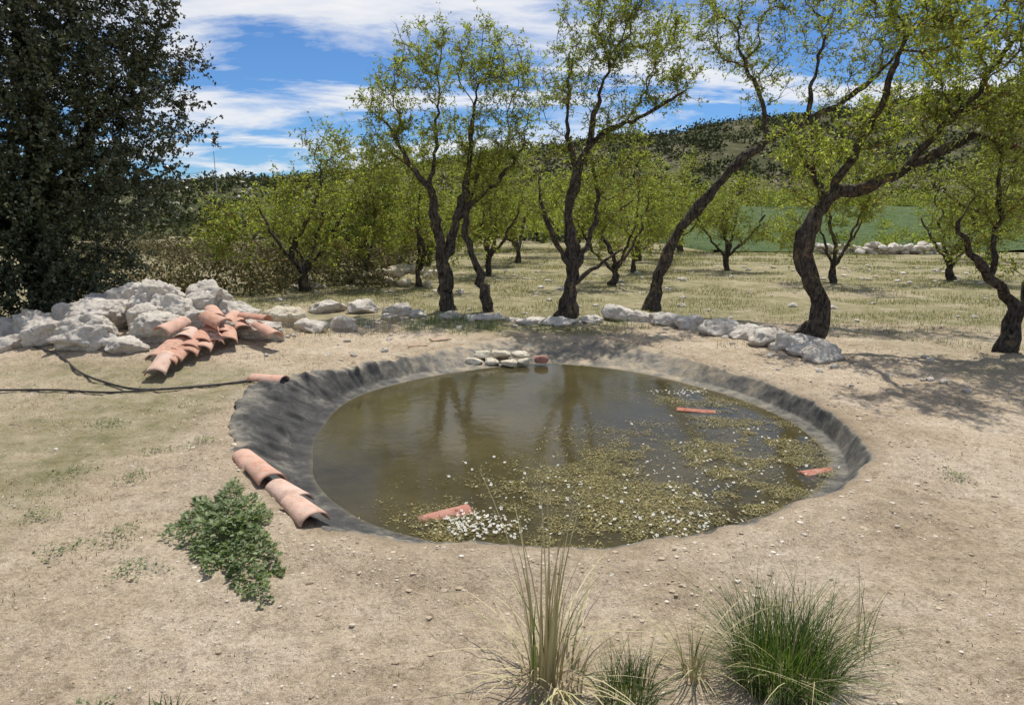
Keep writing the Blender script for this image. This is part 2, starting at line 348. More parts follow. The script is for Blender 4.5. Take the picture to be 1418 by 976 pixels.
# ---------------------------------------------------------------- rocks
import bmesh
def ico(sub):
    bm=bmesh.new(); bmesh.ops.create_icosphere(bm,subdivisions=sub,radius=1); V=np.array([v.co[:] for v in bm.verts]); F=np.array([[v.index for v in f.verts] for f in bm.faces]); bm.free(); return V,F
IC={s:ico(s) for s in (1,2,3,5,4)}
def rock(sx,sy,sz,seed,sub=4,amp=.18):
    rg=np.random.default_rng(seed); V,F=IC[sub]; V=V.copy()
    for i in range(13):
        nrm=unit(rg.normal(size=3)); c=rg.uniform(.52,.86); d=V@nrm; V-=np.maximum(d-c,0)[:,None]*nrm*.88
    off=rg.uniform(0,50,3)
    D=np.array([mnoise.fractal(Vector(v*2.2+off),.7,2.1,5)-.55*max(0,.25-abs(mnoise.noise(Vector(v*2.6+off))))*3+.3*abs(mnoise.noise(Vector(v*7+off))) for v in V])
    V=V*(1+amp*D)[:,None]*1.12
    return V*np.array([sx,sy,sz]),F,None
def place_rock(name,x,y,sx,sy,sz,seed,rot=0,dz=0,mat=None,sub=4,z=None):
    V,F,_=rock(sx,sy,sz,seed,sub); c,s=math.cos(rot),math.sin(rot)
    V=np.stack([V[:,0]*c-V[:,1]*s,V[:,0]*s+V[:,1]*c,V[:,2]],1)
    ob=build(name,V,[(F,0,True)],[mat or M_rock]); g=float(gh(x,y)) if z is None else z
    ob.location=(x,y,g+sz*.45+dz); return ob
R=[(-7.3,10.2,.42,.35,.3,0),(-6.75,10.4,.5,.4,.34,.0),(-5.75,9.0,.44,.34,.28,0),(-6.5,9.2,.38,.3,.22,0),(-6.1,9.9,.48,.4,.34,.04),
(-5.5,10.3,.42,.4,.34,.18),(-5.0,9.9,.38,.34,.3,.14),(-4.75,10.2,.36,.3,.3,.2),(-4.3,10.3,.38,.32,.28,.06),(-6.2,10.9,.36,.36,.32,.22),
(-5.0,9.3,.40,.34,.26,.0),(-4.5,9.6,.42,.32,.22,.05),(-3.9,10.0,.36,.26,.2,.0),(-4.0,11.6,.34,.24,.24,.08),(-3.5,11.3,.42,.25,.18,0),(-3.0,11.6,.3,.22,.14,0),
(-3.9,14.0,.32,.26,.22,0),(-3.1,13.9,.34,.24,.2,0),(-2.3,13.6,.32,.22,.17,0),(-7.9,9.6,.34,.26,.18,0),(-6.9,11.4,.46,.4,.36,.12),(-8.2,10.8,.4,.3,.25,0),(-5.2,11.2,.4,.3,.32,.16),(-5.35,9.55,.3,.26,.24,.1),(-6.9,9.7,.3,.24,.2,0),(-6.15,9.35,.26,.22,.18,.05),(-5.2,8.75,.28,.22,.16,0),(-7.0,9.1,.3,.2,.14,0),(-7.5,9.2,.22,.2,.12,0)]
for i,(x,y,a,b,c,dz) in enumerate(R): place_rock('limestone_boulder',x,y,a*1.04,b*1.02,c,100+i,random.uniform(-.6,.6),dz,sub=5 if i<13 else 4,mat=M_rock2 if i==13 else None)
R2=[(-.4,12.9,.28,.2,.12),(.35,12.5,.40,.2,.12),(.85,12.35,.36,.2,.12),(1.5,12.6,.24,.2,.1),(2.1,12.9,.36,.28,.22),(2.5,12.7,.32,.24,.17),(2.9,12.3,.36,.26,.2),(3.3,12.0,.32,.26,.2),
(3.65,11.3,.38,.3,.2),(3.9,10.9,.32,.26,.16),(4.0,10.4,.4,.26,.18),(4.25,10.0,.38,.28,.18),(4.4,9.6,.38,.28,.17),(4.35,9.25,.32,.26,.13),(-1.2,13.0,.24,.16,.12),(4.15,10.7,.2,.18,.14),(3.1,12.5,.2,.18,.12),(4.6,9.9,.22,.2,.14),(1.15,12.4,.2,.15,.09),(0.0,12.7,.16,.12,.08),(-1.9,13.3,.22,.16,.12),(-2.4,12.9,.22,.16,.1),(-.8,12.8,.18,.14,.09)]
for i,(x,y,a,b,c) in enumerate(R2): place_rock('border_stone',x,y,a,b,c,200+i,random.uniform(-.6,.6),-.02)
for i,(x,y,sx,sz) in enumerate([(-.58,9.72,.15,.06),(-.31,9.74,.14,.055),(-.06,9.68,.14,.055),(.17,9.74,.13,.055),(-.46,9.95,.18,.06),(-.14,9.97,.17,.06),(.14,9.95,.14,.055)]):
    place_rock('ledge_stone',x,y,sx,sx*.75,sz,300+i,random.uniform(-.3,.3),mat=M_ledge,sub=3,z=-.165+(.07 if i>3 else 0))
ac=Acc()
for i in range(420):
    if i<260: x=rng.uniform(-9,16);y=rng.uniform(11.5,28)
    elif i<370: x=rng.uniform(-7,-1.5);y=rng.uniform(9,13)
    else: x=rng.uniform(3.4,6);y=rng.uniform(7.5,12)
    s=rng.uniform(.02,.10)*(1.2 if y>14 else .7); V,F,_=rock(s,s*.8,s*.6,500+i,2); V=V+np.array([x,y,float(gh(x,y))+s*.2]); ac.add(V,F,0,False)
ac.obj('scattered_stones',[M_rock])
ac=Acc()
for i in range(90):
    t=i/90; x=16+6.5*t+rng.normal(0,.15); y=35.5+rng.normal(0,.2); s=rng.uniform(.18,.35); V,F,_=rock(s,s*.8,s*.6,800+i,2); ac.add(V+np.array([x,y,rng.uniform(0,.5)]),F,0)
ac.obj('dry_stone_wall',[M_rock])
ac=Acc()
for i in range(46):
    a=rng.uniform(0,6.28);q=abs(rng.normal(0,.8)); x=-3.2+q*math.cos(a)*1.6;y=20+q*math.sin(a); s=rng.uniform(.1,.3); V,F,_=rock(s,s*.8,s*.6,1100+i,2); ac.add(V+np.array([x,y,.45*math.exp(-q*q)]),F,0)
ac.obj('rubble_heap',[M_rock2])
n=36000; x=rng.uniform(-6,7,n); y=1.6+9.4*rng.random(n)**1.5
th=np.arctan2(y-CY,x-CX); rr=np.hypot(x-CX,y-CY); k=(rr>ro(th)+.10)&(rng.random(n)<(.16+1.0*np.clip(fbm(x*1.1,y*1.1,61)*2.4-.8,0,1))); x=x[k];y=y[k];n=len(x)
s=np.clip(rng.lognormal(-5.4,.48,n),.002,.016); V0,F0=IC[1]
V=V0[None]*(1+rng.normal(0,.16,(n,len(V0),1)))*s[:,None,None]*np.stack([rng.uniform(.8,1.4,n),rng.uniform(.7,1.2,n),rng.uniform(.5,.8,n)],1)[:,None,:]
V=V+np.stack([x,y,gh(x,y)+s*.2],1)[:,None,:]
F=(F0[None]+np.arange(n)[:,None,None]*len(V0)).reshape(-1,3)
build('gravel',V.reshape(-1,3),[(F,0,False)],[M_peb])
n=1500; t=rng.uniform(-np.pi,np.pi,n); rr=ro(t)+.08+np.abs(rng.normal(0,.4,n)); x=CX+rr*np.cos(t);y=CY+rr*np.sin(t); s=np.clip(rng.lognormal(-4.75,.4,n),.005,.022); V0,F0=IC[1]
V=V0[None]*(1+rng.normal(0,.2,(n,len(V0),1)))*s[:,None,None]*np.array([1.2,1.,.45]); V=V+np.stack([x,y,gh(x,y)+s*.05],1)[:,None,:]
F=(F0[None]+np.arange(n)[:,None,None]*len(V0)).reshape(-1,3)
build('soil_clods',V.reshape(-1,3),[(F,0,False)],[M_peb])

# ---------------------------------------------------------------- roof tiles
def tile_mesh(L=.46,W0=.13,W1=.10,th=.014,H=.62,seed=0):
    rg=np.random.default_rng(seed); nu,nv=14,10; P=[]
    for o in (0,1):
        for j in range(nv+1):
            t=j/nv; w=(W0*(1-t)+W1*t)-o*th
            for i in range(nu+1):
                a=math.pi*i/nu; P.append((w*math.cos(a),L*(t-.5),w*math.sin(a)*H*1.15+rg.normal(0,.0008)))
    P=np.array(P); k=nu+1; n1=k*(nv+1); F=[]
    for j in range(nv):
        for i in range(nu):
            a=j*k+i; F.append([a,a+1,a+k+1,a+k]); b=a+n1; F.append([b,b+k,b+k+1,b+1])
    for i in range(nu): F.append([i,i+n1,i+1+n1,i+1]); a=nv*k+i; F.append([a,a+1,a+1+n1,a+n1])
    for j in range(nv): a=j*k; F.append([a,a+k,a+k+n1,a+n1]); a=j*k+nu; F.append([a,a+n1,a+k+n1,a+k])
    return P,np.array(F)
def tile(x,y,z,heading,pitch=0,roll=0,sc=1,seed=0,name='roof_tile',mat=None):
    P,F=tile_mesh(seed=seed); ob=build(name,P*sc,[(F,0,False)],[mat or M_terra])
    for p in ob.data.polygons: p.use_smooth=len(p.vertices)==4 and p.index<280
    ob.location=(x,y,z); h=math.atan2(heading[1],heading[0])+math.pi/2
    ob.rotation_euler=(Matrix.Rotation(h,3,'Z')@Matrix.Rotation(pitch,3,'X')@Matrix.Rotation(roll,3,'Y')).to_euler(); return ob
p0=np.array([-2.12,5.10]);p1=np.array([-1.40,4.2]); dr=unit(p1-p0)
for i in range(4):
    p=p0+(p1-p0)*i/3+np.array([rng.normal(0,.012),0]); tile(p[0],p[1],float(outer(p[0],p[1]))+.01+.012*(i%2),dr+rng.normal(0,.05,2),.05,rng.normal(0,.05),.84,seed=i)
tile(-2.86,7.6,float(outer(-2.86,7.6))+.03,(1,-.25),.05,.1,.95,seed=9)
pa=np.array([-4.42,8.0,.30]);pb=np.array([-3.72,9.35,.42]); hd=np.array([.12,-.99]); k=0
for i in range(7):
    c=pa+(pb-pa)*i/6.
    for j in range(3 if i%2 else 2):
        q=c[:2]-hd*(.34*j)+np.array([-.05*i,0])+rng.normal(0,.03,2)
        z=c[2]-.10+.085*j+.01*(i%2)
        tile(q[0],q[1],z,hd+rng.normal(0,.14,2)+np.array([.05*i,0]),.22+rng.normal(0,.06),rng.normal(0,.12),.98,seed=20+k); k+=1
for (x,y,z,hx,hy,pi_,ro2) in [(-4.55,8.85,.53,-.3,-1,.2,.2),(-4.15,9.2,.56,.8,-.5,.2,-.3),(-3.8,9.75,.5,1,-.3,.1,.2),(-3.55,9.5,.36,.9,-.6,.3,.2),(-4.3,9.55,.60,.5,-.8,.2,.1)]:
    tile(x,y,z,(hx,hy),pi_,ro2,1.0,seed=20+k);k+=1
def slab(name,x,y,z,l,w,h,rot,tx=0,ty=0,mat=None):
    bm=bmesh.new(); bmesh.ops.create_cube(bm,size=1)
    for v in bm.verts: v.co.x*=l;v.co.y*=w;v.co.z*=h
    bmesh.ops.bevel(bm,geom=bm.edges[:],offset=h*.18,segments=2,affect='EDGES'); bmesh.ops.subdivide_edges(bm,edges=bm.edges[:],cuts=2)
    for v in bm.verts: v.co+=mnoise.noise_vector(v.co*14+Vector((x,y,z)))*h*.12
    me=bpy.data.meshes.new(name); bm.to_mesh(me); bm.free(); me.materials.append(mat or M_terra)
    ob=bpy.data.objects.new(name,me); scene.collection.objects.link(ob); ob.location=(x,y,z); ob.rotation_euler=(tx,ty,rot)
slab('broken_tile',-1.44,10.0,.06,.3,.17,.025,.2,.06,-.03,M_terrab); slab('broken_tile',-1.15,10.5,.06,.32,.17,.025,.5,.06,0,M_terrab)
slab('brick',.44,9.8,-.12,.20,.11,.10,.1,mat=M_terrad)
slab('broken_tile',2.12,7.38,-.207,.44,.14,.03,-.2,.0,.02,M_terrad)
tile(-.5,4.66,-.25,(-1,-.45),.12,.25,.88,seed=50,mat=M_terrad); tile(2.76,5.55,-.283,(-.9,-.3),0.04,.1,1.1,seed=51,mat=M_terrad)

def hose(name,pts,r=.011):
    cu=bpy.data.curves.new(name,'CURVE'); cu.dimensions='3D'; cu.bevel_depth=r; cu.bevel_resolution=3; cu.materials.append(M_hose)
    sp=cu.splines.new('NURBS'); sp.points.add(len(pts)-1); sp.order_u=4; sp.use_endpoint_u=True; sp.resolution_u=10
    for i,(x,y) in enumerate(pts): sp.points[i].co=(x,y,float(outer(np.array(x),np.array(y)))+.025,1)
    ob=bpy.data.objects.new(name,cu); scene.collection.objects.link(ob)
hose('irrigation_hose',[(-7.5,9.6),(-6.6,9.0),(-5.9,8.6),(-5.4,8.0),(-4.7,7.55),(-4.3,7.35),(-3.9,7.5),(-3.5,7.65),(-3.2,7.75),(-2.95,7.85)],.014)
hose('irrigation_hose',[(-8.2,8.0),(-7.0,7.45),(-6.0,7.3),(-5.2,7.35),(-4.6,7.25),(-4.2,7.35),(-3.7,7.55),(-3.3,7.72),(-2.9,7.9)],.012)
hose('irrigation_hose',[(-10.5,9.9),(-9.3,10.6),(-8.3,11.7),(-7.8,12.4)],.03)

# ---------------------------------------------------------------- trees
def catmull(P,step):
    P=np.array(P,float); out=[]; Q=np.vstack([2*P[0]-P[1],P,2*P[-1]-P[-2]])
    for i in range(1,len(Q)-2):
        a,b,c,d=Q[i-1:i+3]; n=max(1,int(np.linalg.norm((c-b)[:3])/step))
        for k in range(n):
            t=k/n; out.append(.5*((2*b)+(-a+c)*t+(2*a-5*b+4*c-d)*t*t+(-a+3*b-3*c+d)*t**3))
    out.append(P[-1]); return np.array(out)
def tree(name,limbs,blobs,natt,lpa,leaf,mats,seed,alpha=.3,tiplen=.3,ntw=5,tip=.0045,loc=(0,0,0),link=True,pp=2.3,droop=-.1,bare=.0):
    rg=np.random.default_rng(seed)
    cap=60000; pos=np.zeros((cap,3)); par=np.full(cap,-1); rad=np.zeros(cap); path=np.zeros(cap); n=0
    for L in limbs:
        Q=catmull(L,.13); Q[1:-1,:3]+=rg.normal(0,.024,(len(Q)-2,3))
        if n==0: prev=-1
        else:
            prev=int(np.argmin(np.linalg.norm(pos[:n]-Q[0,:3],axis=1))); Q=Q[1:]
        for q in Q:
            pos[n]=q[:3]; rad[n]=q[3]; par[n]=prev
            path[n]=0 if prev<0 else path[prev]+np.linalg.norm(pos[n]-pos[prev]); prev=n; n+=1
    nl=n
    B=np.array(blobs,float)
    if B.shape[1]==4: B=np.column_stack([B,B[:,3],B[:,3]*.85])
    vol=B[:,3]*B[:,4]*B[:,5]; pick=rg.choice(len(B),natt,p=vol**.8/(vol**.8).sum())
    u=unit(rg.normal(size=(natt,3)))*(rg.random(natt)**.45)[:,None]*rg.uniform(.8,1.2,(natt,1))
    Aatt=B[pick,:3]+u*B[pick,3:6]
    dd=np.array([np.min(np.linalg.norm(pos[:nl]-a,axis=1)) for a in Aatt]); Aatt=Aatt[np.argsort(dd)]
    tips=[]
    hi=np.array([i for i in range(nl) if pos[i,2]>.28*B[:,2].mean()]) 
    for a in Aatt:
        idx=np.concatenate([hi,np.arange(nl,n)])
        d=np.linalg.norm(pos[idx]-a,axis=1); c=d+alpha*path[idx]+np.where(pos[idx,2]>a[2]+.15,.35,0)
        j=int(idx[np.argmin(c)]); dist=np.linalg.norm(a-pos[j])
        if dist<.06: continue
        dp=unit(pos[j]-pos[par[j]]) if par[j]>=0 else np.array([0,0,1.])
        ctrl=pos[j]+dp*dist*.35+np.array([0,0,.12])*dist+rg.normal(0,.13,3)*dist
        st=max(2,int(dist/.14)); prev=j
        for k in range(1,st+1):
            t=k/st; q=(1-t)**2*pos[j]+2*t*(1-t)*ctrl+t*t*a+rg.normal(0,.02,3)
            pos[n]=q;par[n]=prev;path[n]=path[prev]+np.linalg.norm(q-pos[prev]);prev=n;n+=1
        tips.append(prev)
    pos=pos[:n];par=par[:n];rad=rad[:n]
    pr=np.zeros(n); kids=[[] for _ in range(n)]
    for i in range(n-1,-1,-1):
        r=max(tip,(pr[i])**(1/pp)) if pr[i]>0 else tip
        if i>=nl: rad[i]=r
        if par[i]>=0:
            if i>=nl: pr[par[i]]+=rad[i]**pp
            kids[par[i]].append(i)
    ac=Acc()
    def tube(ids):
        P=pos[ids];R=rad[ids].copy(); m=len(ids)
        if len(ids)>1 and R[0]>R[1]*1.4: R[0]=R[1]*1.25
        mr=R.max(); k=14 if mr>.09 else (8 if mr>.04 else (5 if mr>.015 else 3))
        Tn=unit(np.gradient(P,axis=0)); nrm=np.cross(Tn[0],[.3,.9,.2]); nrm=unit(nrm)
        rings=[]; ph=rg.uniform(0,6.28)
        ang=np.arange(k)/k*2*np.pi
        for i in range(m):
            nrm=unit(nrm-Tn[i]*np.dot(nrm,Tn[i])); bn=np.cross(Tn[i],nrm)
            rr=np.full(k,R[i])
            if mr>.04: rr=rr*(1+.20*np.sin(3*ang+ph+i*.25)+.13*np.sin(5*ang-i*.4)+rg.normal(0,.08,k))*(1+.12*math.sin(i*.7+ph))
            rings.append(P[i]+np.outer(np.cos(ang)*rr,nrm)+np.outer(np.sin(ang)*rr,bn))
        V=np.concatenate(rings); I=np.arange(m*k).reshape(m,k);J=np.roll(I,-1,1)
        ac.add(V,np.stack([I[:-1],J[:-1],J[1:],I[1:]],-1).reshape(-1,4),0 if mr>.035 else len(mats)-1-(len(mats)==2),True)
    stack=[[i] for i in range(n) if par[i]<0]
    while stack:
        ch=stack.pop(); i=ch[-1]
        while kids[i]:
            ks=sorted(kids[i],key=lambda q:-rad[q]); 
            for q in ks[1:]: stack.append([i,q])
            i=ks[0]; ch.append(i)
        if len(ch)>1: tube(ch)
    tips=np.array(tips)
    src=[]; isb=[]
    for t in tips:
        a=t; bb=rg.random()<bare
        for _ in range(ntw):
            src.append(a); isb.append(bb)
            if par[a]>=nl and rg.random()<.6: a=par[a]
    src=np.array(src); isb=np.array(isb); m=len(src); p=pos[src]; out=unit(p-pos[np.maximum(par[src],0)])
    d=unit(out*.5+rg.normal(size=(m,3))*.6+np.array([0,0,.15])); ln=rg.uniform(.4,1.15,m)*tiplen
    w=.0035
    s=unit(np.cross(d,rg.normal(size=(m,3)))); s2=np.cross(d,s); e=p+d*ln[:,None]
    V=np.stack([p+s*w,p-s*w*.5+s2*w*.87,p-s*w*.5-s2*w*.87,e],1).reshape(-1,3); b=np.arange(m)[:,None]*4
    ac.add(V,np.concatenate([b+np.array([0,1,3]),b+np.array([1,2,3]),b+np.array([2,0,3])]),len(mats)-1-(len(mats)==2))
    p,d,ln=p[~isb],d[~isb],ln[~isb]
    k=max(1,int(lpa/ntw)); P=np.repeat(p,k,0);D=np.repeat(d,k,0);Ln=np.repeat(ln,k)
    t=rg.uniform(.1,1.05,len(P)); q=P+D*(t*Ln)[:,None]+rg.normal(0,.012,P.shape)
    ld=unit(D*.4+rg.normal(size=P.shape)*.7+np.array([0,0,droop])); sz=rg.uniform(.7,1.2,len(P))
    V,F=leafquads(q,ld,leaf[0]*sz,leaf[1]*sz,rg); ac.add(V,F,1)
    ob=ac.obj(name,mats,link=link); ob.location=loc; return ob
AM=[M_bark,M_almond,M_twig]
def L3(y0,pts): return [(x,y0+dy,z,r*.92) for x,dy,z,r in pts]
LF=(.072,.026); BR=.22
y=14.3
tree('almond_tree',[L3(y,[(-1.39,0,-.1,.24),(-1.42,0,.3,.165),(-1.44,0,1.0,.13),(-1.6,0,1.9,.10),(-1.72,-.1,2.55,.075),(-2.1,-.2,3.0,.05),(-2.5,-.3,3.8,.025)]),
 L3(y,[(-1.42,0,1.0,.09),(-1.15,.05,1.9,.09),(-.95,.1,2.7,.07),(-.85,.1,3.6,.045),(-.7,.2,4.6,.02)]),
 L3(y,[(-1.12,.05,1.95,.07),(-.7,-.1,2.35,.06),(-.2,-.2,2.8,.045),(.2,-.3,3.3,.025)]),
 L3(y,[(-1.7,-.1,2.5,.055),(-1.6,.2,3.4,.04),(-1.5,.3,4.6,.02)])],
 [(-2.3,y-.2,4.4,.85),(-1.6,y,5.2,.85),(-.5,y+.1,5.0,.95),(.0,y-.2,3.8,.85),(-2.5,y,3.5,.8),(-1.2,y+.2,3.6,.9),(-2.7,y-.3,2.7,.5),(.2,y,4.7,.6),(-.5,y,2.9,.5),(.3,y-.2,2.9,.5),(-1.9,y+.3,2.6,.4)],520,56,LF,AM,11,bare=BR)
tree('almond_tree',[L3(y-.2,[(-.5,0,-.1,.14),(-.6,0,.5,.095),(-.85,.05,1.3,.075),(-1.0,.1,1.9,.055),(-.7,.3,2.9,.03)])],[(-.6,y,2.6,.6),(-.3,y+.2,3.2,.6)],80,50,LF,AM,12,bare=BR)
y=13.2
tree('almond_tree',[L3(y,[(1.09,0,-.1,.26),(1.13,0,.35,.17),(1.2,0,.95,.13),(1.09,.05,1.85,.10),(1.2,.05,2.65,.085),(1.45,0,3.3,.065),(1.6,0,4.0,.04),(1.9,0,5.0,.02)]),
 L3(y,[(1.45,0,3.3,.055),(1.9,-.1,3.6,.05),(2.5,-.2,3.85,.035),(3.2,-.2,4.25,.02)]),
 L3(y,[(1.18,0,.95,.07),(.85,-.2,1.45,.055),(.6,-.3,2.1,.035),(.5,-.3,2.6,.02)]),
 L3(y,[(1.2,0,.9,.07),(1.55,.1,1.6,.06),(1.7,.2,2.3,.045),(1.6,.3,3.0,.03)]),
 L3(y,[(1.2,0,.6,.055),(1.7,.1,1.0,.04),(2.2,.2,1.35,.02)]),
 L3(y,[(1.25,.05,2.8,.055),(1.05,.1,3.6,.04),(1.1,.1,4.6,.02)])],
 [(1.4,y,5.2,.85),(2.4,y,5.2,.9),(1.0,y,4.3,.7),(2.0,y-.1,3.9,.7),(3.0,y-.2,4.4,.6),(1.6,y+.2,2.7,.6),(2.0,y,5.9,.7),(.6,y-.2,2.3,.35),(2.3,y,2.9,.5),(.9,y,3.2,.45)],480,52,LF,AM,21,bare=BR)
y=14.3
tree('almond_tree',[L3(y,[(3.02,0,-.1,.22),(3.1,0,.35,.155),(3.2,0,.9,.12),(3.5,0,1.65,.11),(4.1,0,2.4,.10),(4.6,-.1,3.0,.09),(5.2,-.2,3.5,.08),(5.95,-.3,3.85,.065),(6.7,-.4,4.3,.05),(7.4,-.5,5.0,.03)]),
 L3(y,[(5.2,-.2,3.5,.06),(5.0,-.2,4.2,.05),(4.6,-.2,5.0,.035),(4.4,-.2,5.8,.02)]),
 L3(y,[(5.9,-.3,3.8,.055),(6.0,-.2,4.6,.04),(6.2,-.1,5.5,.02)])],
 [(4.4,y,5.5,.9),(5.2,y-.1,4.9,.8),(6.9,y-.3,5.1,.8),(7.7,y-.4,5.6,.9),(4.1,y,6.0,.8),(6.0,y,5.8,.8),(5.4,y,6.3,.8),(7.2,y,6.4,.8),(8.5,y-.5,5.2,.8),(4.9,y,4.1,.45),(6.3,y-.2,4.3,.5)],460,48,LF,AM,31,bare=BR)
y=10.8
tree('almond_tree',[L3(y,[(4.9,0,-.1,.25),(4.96,0,.2,.17),(5.05,0,.5,.155),(4.8,0,1.05,.15),(4.70,0,1.52,.14),(4.86,0,2.0,.13),(5.05,0,2.35,.11),(5.5,-.1,2.45,.08),(5.97,-.2,2.65,.07),(6.56,-.3,3.0,.06),(7.04,-.4,3.15,.05),(7.6,-.5,2.95,.04),(8.4,-.6,2.8,.02)]),
 L3(y,[(5.05,0,2.35,.07),(5.2,-.3,3.0,.055),(5.3,-.8,3.7,.04),(5.2,-1.3,4.4,.025)]),
 L3(y,[(6.0,-.2,2.7,.055),(6.5,-.6,3.5,.045),(6.9,-.9,4.3,.03)]),
 L3(y,[(4.95,0,2.2,.06),(4.7,.1,2.7,.045),(4.4,.1,3.1,.02)])],
 [(4.45,y,2.95,.6),(5.0,y-.2,3.1,.6),(5.5,y-.4,3.5,.6),(6.2,y-.4,3.6,.75),(6.7,y-.8,4.2,.8),(5.5,y-.3,2.7,.4),(7.3,y-.5,3.6,.7),(8.2,y-.6,3.7,.85),(8,y-.5,2.7,.45),(5.6,y-1.4,4.5,.6),(6.6,y-1.6,4.7,.7),(7.6,y-1.2,4.6,.8),(4.8,y-1.5,4.8,.6),(5.4,y-2.0,4.5,.6),(5.9,y-1.4,4.2,.5),(4.4,y+.1,2.4,.3)],680,52,(.068,.025),AM,41,bare=BR*.8)
y=9.8
tree('almond_tree',[L3(y,[(7.35,0,-.1,.19),(7.4,0,.25,.13),(7.5,0,.62,.11),(7.3,0,.85,.08),(7.0,-.05,1.1,.065),(6.6,-.1,1.5,.045),(6.3,-.2,1.9,.03)]),
 L3(y,[(7.5,0,.62,.09),(7.75,0,1.3,.08),(7.9,0,2.2,.06),(8.1,0,3.2,.04)]),
 L3(y,[(7.0,-.05,1.1,.045),(7.1,.1,1.8,.04),(7.0,.1,2.6,.025)])],
 [(6.75,y,2.1,.6),(7.5,y,2.5,.85),(8.4,y,2.6,.9),(7.0,y-.3,3.2,.8),(8.2,y-.2,3.8,1.0),(6.4,y-.1,1.6,.4),(7.2,y+.1,1.3,.4)],360,50,(.065,.024),AM,51,bare=BR)
cx,cy=-9.1,13.0
ob=[(cx,cy,4.2,2.6,2.4,2.6),(cx+1.3,cy-.5,5.2,2.0,1.6,1.7),(cx+2.0,cy-.3,3.9,1.6,1.4,1.4),(cx+1.3,cy-.6,2.3,1.7,1.4,1.3),(cx-.3,cy-1.0,1.4,2.1,1.3,1.3),(cx+.3,cy-.5,6.8,2.2,1.8,1.6),(cx-2,cy,3.5,2,2,2.6),(cx+1.0,cy-1.1,.9,1.3,.7,.8),(cx+2.7,cy-.1,4.8,1.0,.9,.8),(cx+2.3,cy-.3,6.0,1.,.8,.9),(cx-.6,cy-1.4,.7,1.6,.6,.7),(cx-1.2,cy-1.3,2.4,1.5,.8,1.4),(cx+.3,cy-1.5,3.2,1.5,.8,1.4),(cx+.2,cy-1.3,.5,1.6,.5,.5),(cx+1.5,cy-.6,1.0,1.0,.6,.6)]
tree('holm_oak_tree',[[(cx,cy,-.1,.4),(cx+.1,cy,.8,.32),(cx,cy,2,.28),(cx+.3,cy,3.5,.2),(cx+.2,cy,5,.1),(cx+.3,cy,6.5,.05)],
 [(cx,cy,1.5,.2),(cx+.9,cy-.3,2.6,.15),(cx+1.7,cy-.4,3.8,.08)],[(cx,cy,1.2,.2),(cx-1,cy-.3,2.4,.14),(cx-1.8,cy,3.6,.07)]],
 ob,2300,80,(.07,.042),[M_barkd,M_oak],61,alpha=.25,tiplen=.34,ntw=5,tip=.0035)
protos=[]
for s in range(5):
    rg=np.random.default_rng(70+s); l=[(0,0,-.1,.12),(rg.normal(0,.1),0,.5,.075),(rg.normal(0,.25),0,1.1,.06),(rg.normal(0,.35),rg.normal(0,.2),2.0,.04),(rg.normal(0,.4),0,3.0,.02)]
    limbs=[l]
    for q in range(3):
        a=rg.uniform(0,6.28); limbs.append([(l[1][0],0,.5,.05),(math.cos(a)*.6,math.sin(a)*.5,1.2,.04),(math.cos(a)*1.1,math.sin(a)*1.,2.1,.025)])
    bl=[(rg.normal(0,1.1),rg.normal(0,.8),rg.uniform(1.1,3.9),rg.uniform(.45,.95)) for q in range(10)]
    o=tree('almond_tree_form',limbs,bl,250,50,(.1,.034),[M_bark,M_young,M_twig],80+s,tip=.005,tiplen=.5,link=False,bare=.2); protos.append(o.data)
mids=[(-5.6,18,1.1,0),(-4.3,20,1.0,1),(-6.6,21,.85,2),(-2.6,19.0,.9,3),(-.8,22.5,1.05,4),(2.9,19.5,1.0,2),(4.4,24,.9,3),(5.6,30,1.2,0),(8.0,25,1.1,4),(9.6,20,.9,2),(13.8,21,1.1,2),(.2,29,1.2,3),(-3.4,27,1.1,2),(3,33,1.3,1),(-7,27,.9,4),(22,31,1.3,0),(5.5,41,1.3,2),(-1,38,1.3,1),(-5.0,23.5,1.0,3),(9.5,38,1.4,0)]
for i,(x,y,s,k) in enumerate(mids):
    o=bpy.data.objects.new('almond_tree',protos[k]); scene.collection.objects.link(o); o.location=(x,y,0); o.rotation_euler=(0,0,i*1.9); o.scale=(s,s,s*(.93+.14*math.sin(i*2.3)))

# ---------------------------------------------------------------- hill, scrub and distant trees
def hillh(x,y):
    rid=22+.115*x+6*(fbm(x*.012,y*.004,90,4)-.5)*2+2.2*(fbm(x*.05,y*.03,95,3)-.5)
    rid=np.clip(rid,9,60)
    return -.6+rid*sstep((y-48)/165)+ (fbm(x*.05,y*.05,97,4)-.5)*4*sstep((y-55)/60)
hx=np.linspace(-520,620,280);hy=48+np.linspace(0,1,150)**1.5*700
X,Y=np.meshgrid(hx,hy);Z=hillh(X,Y); nx,ny=280,150
I=np.arange(nx*ny).reshape(ny,nx);F=np.stack([I[:-1,:-1],I[:-1,1:],I[1:,1:],I[1:,:-1]],-1).reshape(-1,4)
build('hill',np.stack([X,Y,Z],-1).reshape(-1,3),[(F,0,True)],[M_hill])
hx=np.linspace(10.5,46,60);hy=np.linspace(37,74,50); X,Y=np.meshgrid(hx,hy); Z=-.1+.0045*(Y-37)**1.8+.35*fbm(X*.5,Y*.5,12)
Z=np.where((X<11)|(X>45.5)|(Y>73.5),-1,Z); I=np.arange(3000).reshape(50,60);F=np.stack([I[:-1,:-1],I[:-1,1:],I[1:,1:],I[1:,:-1]],-1).reshape(-1,4)
build('green_field',np.stack([X,Y,Z],-1).reshape(-1,3),[(F,0,True)],[M_field])
